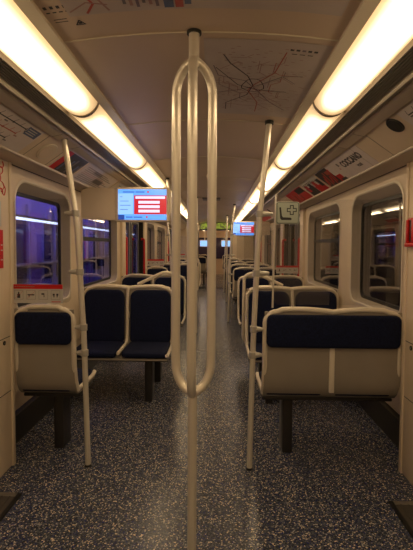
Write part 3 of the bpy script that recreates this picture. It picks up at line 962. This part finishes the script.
def line_diagram(flip):
    def fn(bm, L, H, T):
        z = .0018
        for r_, (v, mi) in enumerate(((.155, 1), (.105, 2), (.055, 1))):
            a, b = .06, L - .16 - r_ * .03
            line_quad(bm, (a, v), (b, v), .006, z, mi, T)
            n = 16
            for i in range(n):
                u = a + (b - a) * i / (n - 1)
                line_quad(bm, (u, v + .005), (u + .012, v + .026), .004, z, 4 if mi == 1 else 2, T)
                if i % 2: rect(bm, u - .004, u + .004, v - .007, v + .007, z + .0003, mi, T)
                if i % 3 == 0: rect(bm, u, u + .03, v - .018, v - .010, z, 6 if mi == 2 else 4, T)
        rect(bm, L - .15, L - .02, .125, .18, z, 3, T)
        for q in range(3): rect(bm, L - .14, L - .05, .136 + q * .014, .141 + q * .014, z + .0004, 7, T)
        rect(bm, .01, .06, .01, .05, z, 7, T)
    return fn
def ad_text(bm, L, H, T):
    z = .0018
    # far part (reading start): red and black picture, then the white field with lettering
    rect(bm, 0.01, .33, .01, H - .01, z, 8, T)
    for q in range(6):
        a = .02 + q * .05
        line_quad(bm, (a, .02 + .02 * (q % 2)), (a + .06, .10 + .03 * (q % 3)), .022, z + .0003, 5 if q % 2 else 2, T)
    rect(bm, .22, .31, .12, .16, z + .0004, 2, T)
    ptext(bm, 'COCCANO', .076, .62, .100, z, 1, T, .92)
    ptext(bm, 'voxi', .046, .80, .050, z, 4, T)
    rect(bm, .55, .58, .13, .16, z, 4, T)
    rect(bm, .53, .545, .10, .115, z, 2, T)
    rect(bm, .33, .44, .01, .08, z, 5, T)
    rect(bm, .36, .47, .01, .035, z + .0003, 8, T)
def ad_red_black(bm, L, H, T):
    z = .0018
    rect(bm, .01, L - .01, .12, H - .01, z, 7, T)
    rect(bm, .01, L * .5, .01, .115, z, 8, T); rect(bm, L * .52, L - .01, .01, .09, z, 5, T)
    for q in range(4): rect(bm, .04 + q * .15, .13 + q * .15, .06, .15, z + .0003, (5, 8, 5, 8)[q], T)
    for q in range(3): rect(bm, .05, L - .08 - q * .06, .14 + q * .012, .145 + q * .012, z + .0006, 1, T)
def ad_red(bm, L, H, T):
    z = .0018
    rect(bm, .01, L - .01, .01, H - .01, z, 5, T)
    for q in range(7):
        line_quad(bm, (.03 + q * .08, .03 + (q % 3) * .02), (.09 + q * .08, .15 - (q % 2) * .03), .018, z + .0003, (8, 2, 6)[q % 3], T)
    rect(bm, L * .6, L - .02, .11, H - .02, z + .0005, 8, T)
def ad_blue(bm, L, H, T):
    z = .0018
    rect(bm, .01, L - .01, .01, H - .01, z, 8, T)
    rect(bm, .01, .09, .01, H - .01, z + .0003, 5, T)
    for q in range(7):
        rect(bm, .11 + q * .042, .14 + q * .042, .02 + (q % 3) * .015, .10 + (q % 4) * .02, z + .0004, (3, 8, 3, 4, 8, 3, 4)[q], T)
def ad_lines(bm, L, H, T):
    z = .0018
    for q in range(9):
        rect(bm, .05 + (q % 2) * .02, L - .08 - (q % 3) * .09, .02 + q * .017, .026 + q * .017, z, 4 if q not in (4, 5) else 6, T)
    for q in range(7): rect(bm, .25 + q * .03, .27 + q * .03, .13, .155 + .008 * (q % 2), z + .0003, 4, T)
    rect(bm, .40, .62, .05, .10, z + .0003, 4, T)
cove_poster(-1, 1.10, 2.30, 'line diagram poster with red and black routes in the left cove, nearest the camera', line_diagram(0))
cove_poster(-1, 2.70, 3.10, 'dark blue poster with a red band in the left cove behind the first pole', ad_blue)
cove_poster(-1, 3.12, 3.98, 'pale text poster in the left cove just before the information screen', ad_lines)
cove_poster(1, .85, 1.98, 'line diagram poster at the right edge in the right cove before the black speaker', line_diagram(1))
cove_poster(1, 2.56, 3.62, 'pale poster with large dark lettering and red picture in the right cove', ad_text)
cove_poster(1, 3.66, 4.24, 'red, black and white poster in the right cove beyond the lettered one', ad_red_black)
cove_poster(1, 4.28, 5.12, 'mostly red poster in the right cove above the seat and cross sign', ad_red)
cove_poster(-1, 4.10, 5.10, 'pale text poster in the left cove behind the information screen', ad_lines)
cove_poster(-1, 7.50, 8.70, 'distant pale poster in the left cove past the middle doorway', ad_red_black)
cove_poster(1, 7.50, 8.70, 'distant red poster in the right cove past the middle doorway', ad_red)

# cove loudspeakers
for s, y, lab, dk in ((-1, 2.51, 'cream oval loudspeaker cover in the left cove', False), (1, 2.07, 'black round loudspeaker in the right cove', True),
                      (-1, 7.31, 'distant cream loudspeaker cover in the left cove', False), (1, 6.97, 'distant black loudspeaker in the right cove', True)):
    t = thing('loudspeaker', lab, 'loudspeaker', (s * 1.0, y, 1.93))
    T = cove_T(s, y)
    R_ = (.085, .065) if not dk else (.052, .045)
    vc = .10 if not dk else .15
    def disc(r0, r1, z, mi, bm):
        c = bm.verts.new(T(0, vc, z))
        vs = [bm.verts.new(T(r0 * math.cos(a), vc + r1 * math.sin(a), z)) for a in [2 * PI * q / 28 for q in range(28)]]
        lo = [bm.verts.new(T(r0 * 1.06 * math.cos(a), vc + r1 * 1.06 * math.sin(a), 0)) for a in [2 * PI * q / 28 for q in range(28)]]
        for q in range(28):
            bm.faces.new((c, vs[q], vs[(q + 1) % 28])); bm.faces.new((vs[q], vs[(q + 1) % 28], lo[(q + 1) % 28], lo[q]))
    bm = bmesh.new(); disc(R_[0], R_[1], .006, 0, bm); obj('rim', bm, M['beam'] if not dk else M['dark'], t, smooth=True)
    bm = bmesh.new(); disc(R_[0] * .86, R_[1] * .84, .008, 0, bm); obj('cover', bm, M['cream'] if not dk else M['black'], t, smooth=True)

# ceiling posters (arched film just under the ceiling)
def ceil_T(cx, cy):
    def T(u, v, z):   # u -> x, v -> y
        x = cx + u
        return Vector((u, v, ceil_z(x) - z - ceil_z(cx)))
    return T
def arch_sheet(bm, w_, h, T, n=12):
    for z in (0.0003, .0015):
        vs = [[bm.verts.new(T(-w_ / 2 + w_ * i / n, j * h, z)) for i in range(n + 1)] for j in (0, 1)]
        for i in range(n): bm.faces.new((vs[0][i], vs[0][i + 1], vs[1][i + 1], vs[1][i]))
t = thing('network_map', 'network map with thin coloured lines on the ceiling right of the central pole', 'map', (.245, 1.53, ceil_z(.245)))
T = ceil_T(.245, 1.53)
bm = bmesh.new(); arch_sheet(bm, .47, .84, T); sh = obj('sheet', bm, M['mapfilm'], t)
bm = bmesh.new()
rnd = random.Random(3)
cx, cy = -.02, .42
z = .0022
def poly(pts, w_, mi):
    for a, b in zip(pts, pts[1:]): line_quad(bm, a, b, w_, z, mi, T)
poly([(cx - .14, cy - .30), (cx - .11, cy - .22), (cx - .03, cy - .10), (cx, cy), (cx - .02, cy + .12), (cx - .12, cy + .24), (cx - .12, cy + .34)], .0045, 0)
poly([(cx + .19, cy + .30), (cx + .10, cy + .20), (cx + .02, cy + .05), (cx - .04, cy - .05), (cx - .16, cy - .10), (cx - .18, cy - .2)], .0045, 4)
poly([(cx + .10, cy - .34), (cx + .08, cy - .15), (cx + .01, cy - .02), (cx - .02, cy + .06), (cx + .04, cy + .22), (cx + .04, cy + .36)], .0045, 2)
poly([(cx - .17, cy + .10), (cx - .08, cy + .07), (cx + .02, cy), (cx + .12, cy - .12), (cx + .20, cy - .14)], .0045, 1)
poly([(cx - .17, cy - .18), (cx - .07, cy + .0), (cx + .03, cy + .05), (cx + .16, cy + .05)], .004, 0)
ring = [(cx + .05 * math.cos(a) * (1 + .15 * math.sin(3 * a)), cy + .075 * math.sin(a)) for a in [2 * PI * q / 14 for q in range(15)]]
poly(ring, .004, 0)
dirs = [(1, 0), (.7, .7), (0, 1), (-.7, .7), (-1, 0), (-.7, -.7), (0, -1), (.7, -.7)]
for q in range(34):
    p = Vector((rnd.uniform(-.17, .16), rnd.uniform(.10, .74))); k = rnd.randrange(8); pts = [tuple(p)]
    for j in range(rnd.randrange(2, 6)):
        p = p + Vector(dirs[k]) * rnd.uniform(.02, .09)
        if abs(p.x) > .215 or not .03 < p.y < .80: break
        pts.append(tuple(p)); k = (k + rnd.choice((-1, 1, 1, -1, 0))) % 8
    poly(pts, .0032, rnd.choice((3, 3, 3, 2, 4)))
for q in range(150):
    u, v = rnd.uniform(-.2, .2), rnd.uniform(.05, .78)
    rect(bm, u, u + .014, v, v + .004, z, 3, T)
for q in range(5): rect(bm, .09 + q * .022, .104 + q * .022, .05, .064, z, 0 if q != 2 else 4, T)
for q in range(3): rect(bm, .10 + q * .03, .12 + q * .03, .085, .091, z, 0, T)
rect(bm, -.22, -.19, .78, .81, z, 2, T)
obj('print', bm, [M['ink'], M['inkgrey'], M['inkred'], M['inkpink'], M['inkviolet']], sh, smooth=False)

t = thing('ceiling_notice', 'pale notice with icons and line drawing on the ceiling at the top edge', 'poster', (.02, .55, ceil_z(.02)))
T = ceil_T(.02, .55)
bm = bmesh.new(); arch_sheet(bm, .86, .79, T); sh = obj('sheet', bm, M['mapfilm'], t)
bm = bmesh.new()
def poly2(pts, w_, mi): poly([(u - .27, v + .045) for u, v in pts], w_, mi)
poly2([(-.12, .50), (-.10, .60), (-.07, .69), (-.10, .735)], .008, 2); poly2([(-.10, .60), (-.05, .67), (-.03, .73)], .007, 3); poly2([(-.15, .72), (-.09, .68), (-.03, .70)], .006, 3)
for q in range(6): rect(bm, -.25 + q * .02, -.24 + q * .02, .70 + (q % 2) * .02, .75 + (q % 3) * .01, z, (1, 3, 4)[q % 3], T)
rect(bm, -.125, -.095, .64, .780, z, 5, T); rect(bm, -.09, -.065, .66, .780, z, 2, T); rect(bm, -.06, -.04, .64, .765, z, 5, T)
for q in range(8): rect(bm, .05 + q * .04, .075 + q * .04, .70, .706, z, 1, T)
obj('print', bm, [M['ink'], M['inkgrey'], M['inkred'], M['inkpink'], M['inkviolet'], M['inkblue']], sh, smooth=False)
t = thing('ceiling_sticker', 'small black icon sticker on the ceiling beside the left light strip', 'sticker', (-.435, 1.245, ceil_z(-.435)))
T = ceil_T(-.435, 1.245)
bm = bmesh.new()
for q in range(4): rect(bm, -.038 + q * .02, -.028 + q * .02, .03, .045, .001, 0, T)
for q in range(4): rect(bm, -.038 + q * .02, -.026 + q * .02, .06, .066, .001, 0, T)
tri = [(.045, .12), (.060, .145), (.030, .145)]
for a, b in zip(tri, tri[1:] + tri[:1]): line_quad(bm, a, b, .004, .001, 0, T)
rect(bm, .04, .05, .131, .140, .001, 0, T)
rect(bm, -.03, .012, .10, .104, .001, 0, T); rect(bm, -.03, .012, .115, .119, .001, 0, T)
obj('print', bm, M['ink'], t, smooth=False)
t = thing('ceiling_plate', 'small grey rectangular plate on the ceiling behind the camera dome', 'plate', (-.03, 6.6, ceil_z(0) - .002))
bm = bmesh.new(); box(bm, -.14, .14, -.16, .16, -.014, 0, .004); obj('cover', bm, M['inkgrey'], t)
t = thing('security_camera', 'small black dome camera on the ceiling along the aisle', 'camera', (.0, 4.45, ceil_z(0) - .001))
bm = bmesh.new()
bmesh.ops.create_uvsphere(bm, u_segments=20, v_segments=10, radius=.034)
for v in bm.verts: v.co = Vector((v.co.x + .01, v.co.y, v.co.z * .9 - .022))
obj('dome', bm, M['black'], t)
bm = bmesh.new(); tube(bm, [(0, 0, -.012), (0, 0, 0)], .06, 20); tube(bm, [(-.02, -.02, -.02), (-.045, -.03, -.028)], .012, 10); obj('base', bm, M['cream'], t)

# ---------------------------------------------------------------- things on the near door pillars
t = thing('emergency_call_box', 'red emergency call box on the right door pillar at the picture edge', 'emergency box', (XP, 2.355, 1.352))
bm = bmesh.new()
box(bm, -.008, 0, -.09, .075, 0, .165, .003); obj('backplate', bm, M['red'], t)
bm = bmesh.new()
box(bm, -.022, -.006, .045, .07, .0, .155, .004)
obj('cover', bm, M['red'], t)
bm = bmesh.new(); box(bm, -.026, -.006, -.09, .072, .0, .022, .004)
obj('ledge', bm, M['red'], t)
bm = bmesh.new(); box(bm, -.024, -.006, -.09, -.0, .03, .155, .005)
obj('cover', bm, M['red'], t)
bm = bmesh.new(); box(bm, -.012, -.006, .002, .043, .03, .155, .002); obj('slot', bm, M['dark'], t)
def wall_sign(s, y0, y1, z0, z1, label, m, name='wall_sign'):
    t = thing(name, label, 'sign', (s * XP, (y0 + y1) / 2, z0))
    bm = bmesh.new(); h = (y1 - y0) / 2
    box(bm, *sorted((0, -s * .003)), -h, h, 0, z1 - z0, .0); obj('panel', bm, m, t, smooth=False)
    return t
t = wall_sign(-1, 2.245, 2.36, 1.215, 1.435, 'red sign with small white marks on the left door pillar', M['red'])
bm = bmesh.new()
for zz in (.045, .10, .13): 
    for q in range(3): box(bm, .003, .0036, .05 - .018 - q * .03, .05 - q * .03, zz, zz + .007)
obj('lettering', bm, M['white'], t, smooth=False)
t = wall_sign(-1, 2.245, 2.345, 1.455, 1.60, 'small white sign above the red sign on the left door pillar', M['white'])
bm = bmesh.new()
for zz in (.03, .05, .08, .10): box(bm, .003, .0036, -.03, .03, zz, zz + .005)
obj('lettering', bm, M['inkgrey'], t, smooth=False)
t = thing('graffiti', 'red scribbled lettering on the upper left door pillar', 'graffiti', (-XP, 2.30, 1.63))
bm = bmesh.new()
pts = []
for q in range(60):
    a = q / 59
    pts.append((.0015, .075 - .02 * (1 - math.cos(a * 26)) + .02 * math.sin(a * 9) - .01, .02 + a * .17 + .012 * math.sin(a * 26)))
tube(bm, pts, .0028, 6, flat=1.0)
tube(bm, fillet([(.0015, .05, .03), (.0015, .085, .0), (.0015, .10, .05), (.0015, .07, .07)], .02), .0028, 6)
obj('marks', bm, M['red'], t)
for s, y, lab in ((-1, 2.36, 'small black lock on the left door pillar cabinet'), (1, 2.36, 'small black lock on the right door pillar cabinet')):
    t = thing('lock', lab, 'lock', (s * XP, y, .775))
    bm = bmesh.new(); tube(bm, [(0, 0, 0), (-s * .004, 0, 0)], .013, 16); obj('rosette', bm, M['black'], t)
    bm = bmesh.new(); tube(bm, [(-s * .004, 0, 0), (-s * .006, 0, 0)], .005, 12); obj('keyhole', bm, M['steel'], t)

# ---------------------------------------------------------------- outside: train opposite and tunnel
t = thing('train_carriage', 'neighbouring train lit blue, seen through the left windows', 'train', (-3.0, 7.0, -.6))
bm = bmesh.new(); box(bm, -.4, 0, -8, 9, .2, 3.0, .03); obj('body', bm, M['tun_blue'], t)
for q in range(11):
    y = -7 + q * 1.45
    bm = bmesh.new(); box(bm, -.01, .012, y, y + .95 if q % 3 else y + .6, 1.35, 2.35, .006); obj('window', bm, M['tun_dark'], t)
for q in range(5):
    y = -6.1 + q * 2.9
    bm = bmesh.new(); box(bm, -.01, .02, y + .0, y + .42, .5, 2.5, .01); obj('door', bm, M['tun_violet'], t)
bm = bmesh.new()
for q in range(16): box(bm, -.005, .05, -7.8 + q * 1.05, -7.74 + q * 1.05, .5, 2.6, .005)
obj('rib', bm, M['tun_blue'], t)
bm = bmesh.new(); box(bm, 0, .06, -8, 9, 1.62, 1.66, .005); obj('ledge', bm, M['white'], t)
t = thing('tube_light', 'thin cool white tube light outside the left windows', 'light', (-2.55, 9.0, 1.70))
bm = bmesh.new(); box(bm, -.02, .02, -5, 5, -.016, .016, .004); obj('tube', bm, M['tube'], t)
bm = bmesh.new(); box(bm, -.03, .03, -5, 5, .017, .045, .004); obj('fitting', bm, M['dark'], t)
for q in range(5):
    pass
bm = bmesh.new()
box(bm, -4.3, -4.2, -4, 22, -1, 4.2); box(bm, 3.2, 3.3, -4, 22, -1, 4.2); box(bm, -4.3, 3.3, -4, 22, 4.2, 4.3); box(bm, -4.3, 3.3, -4, 22, -1.1, -1)
box(bm, -4.3, 3.3, 22, 22.1, -1, 4.2); box(bm, -4.3, 3.3, -4.1, -4, -1, 4.2)
struct('wall_tunnel', bm, M['tunnel'], smooth=False)
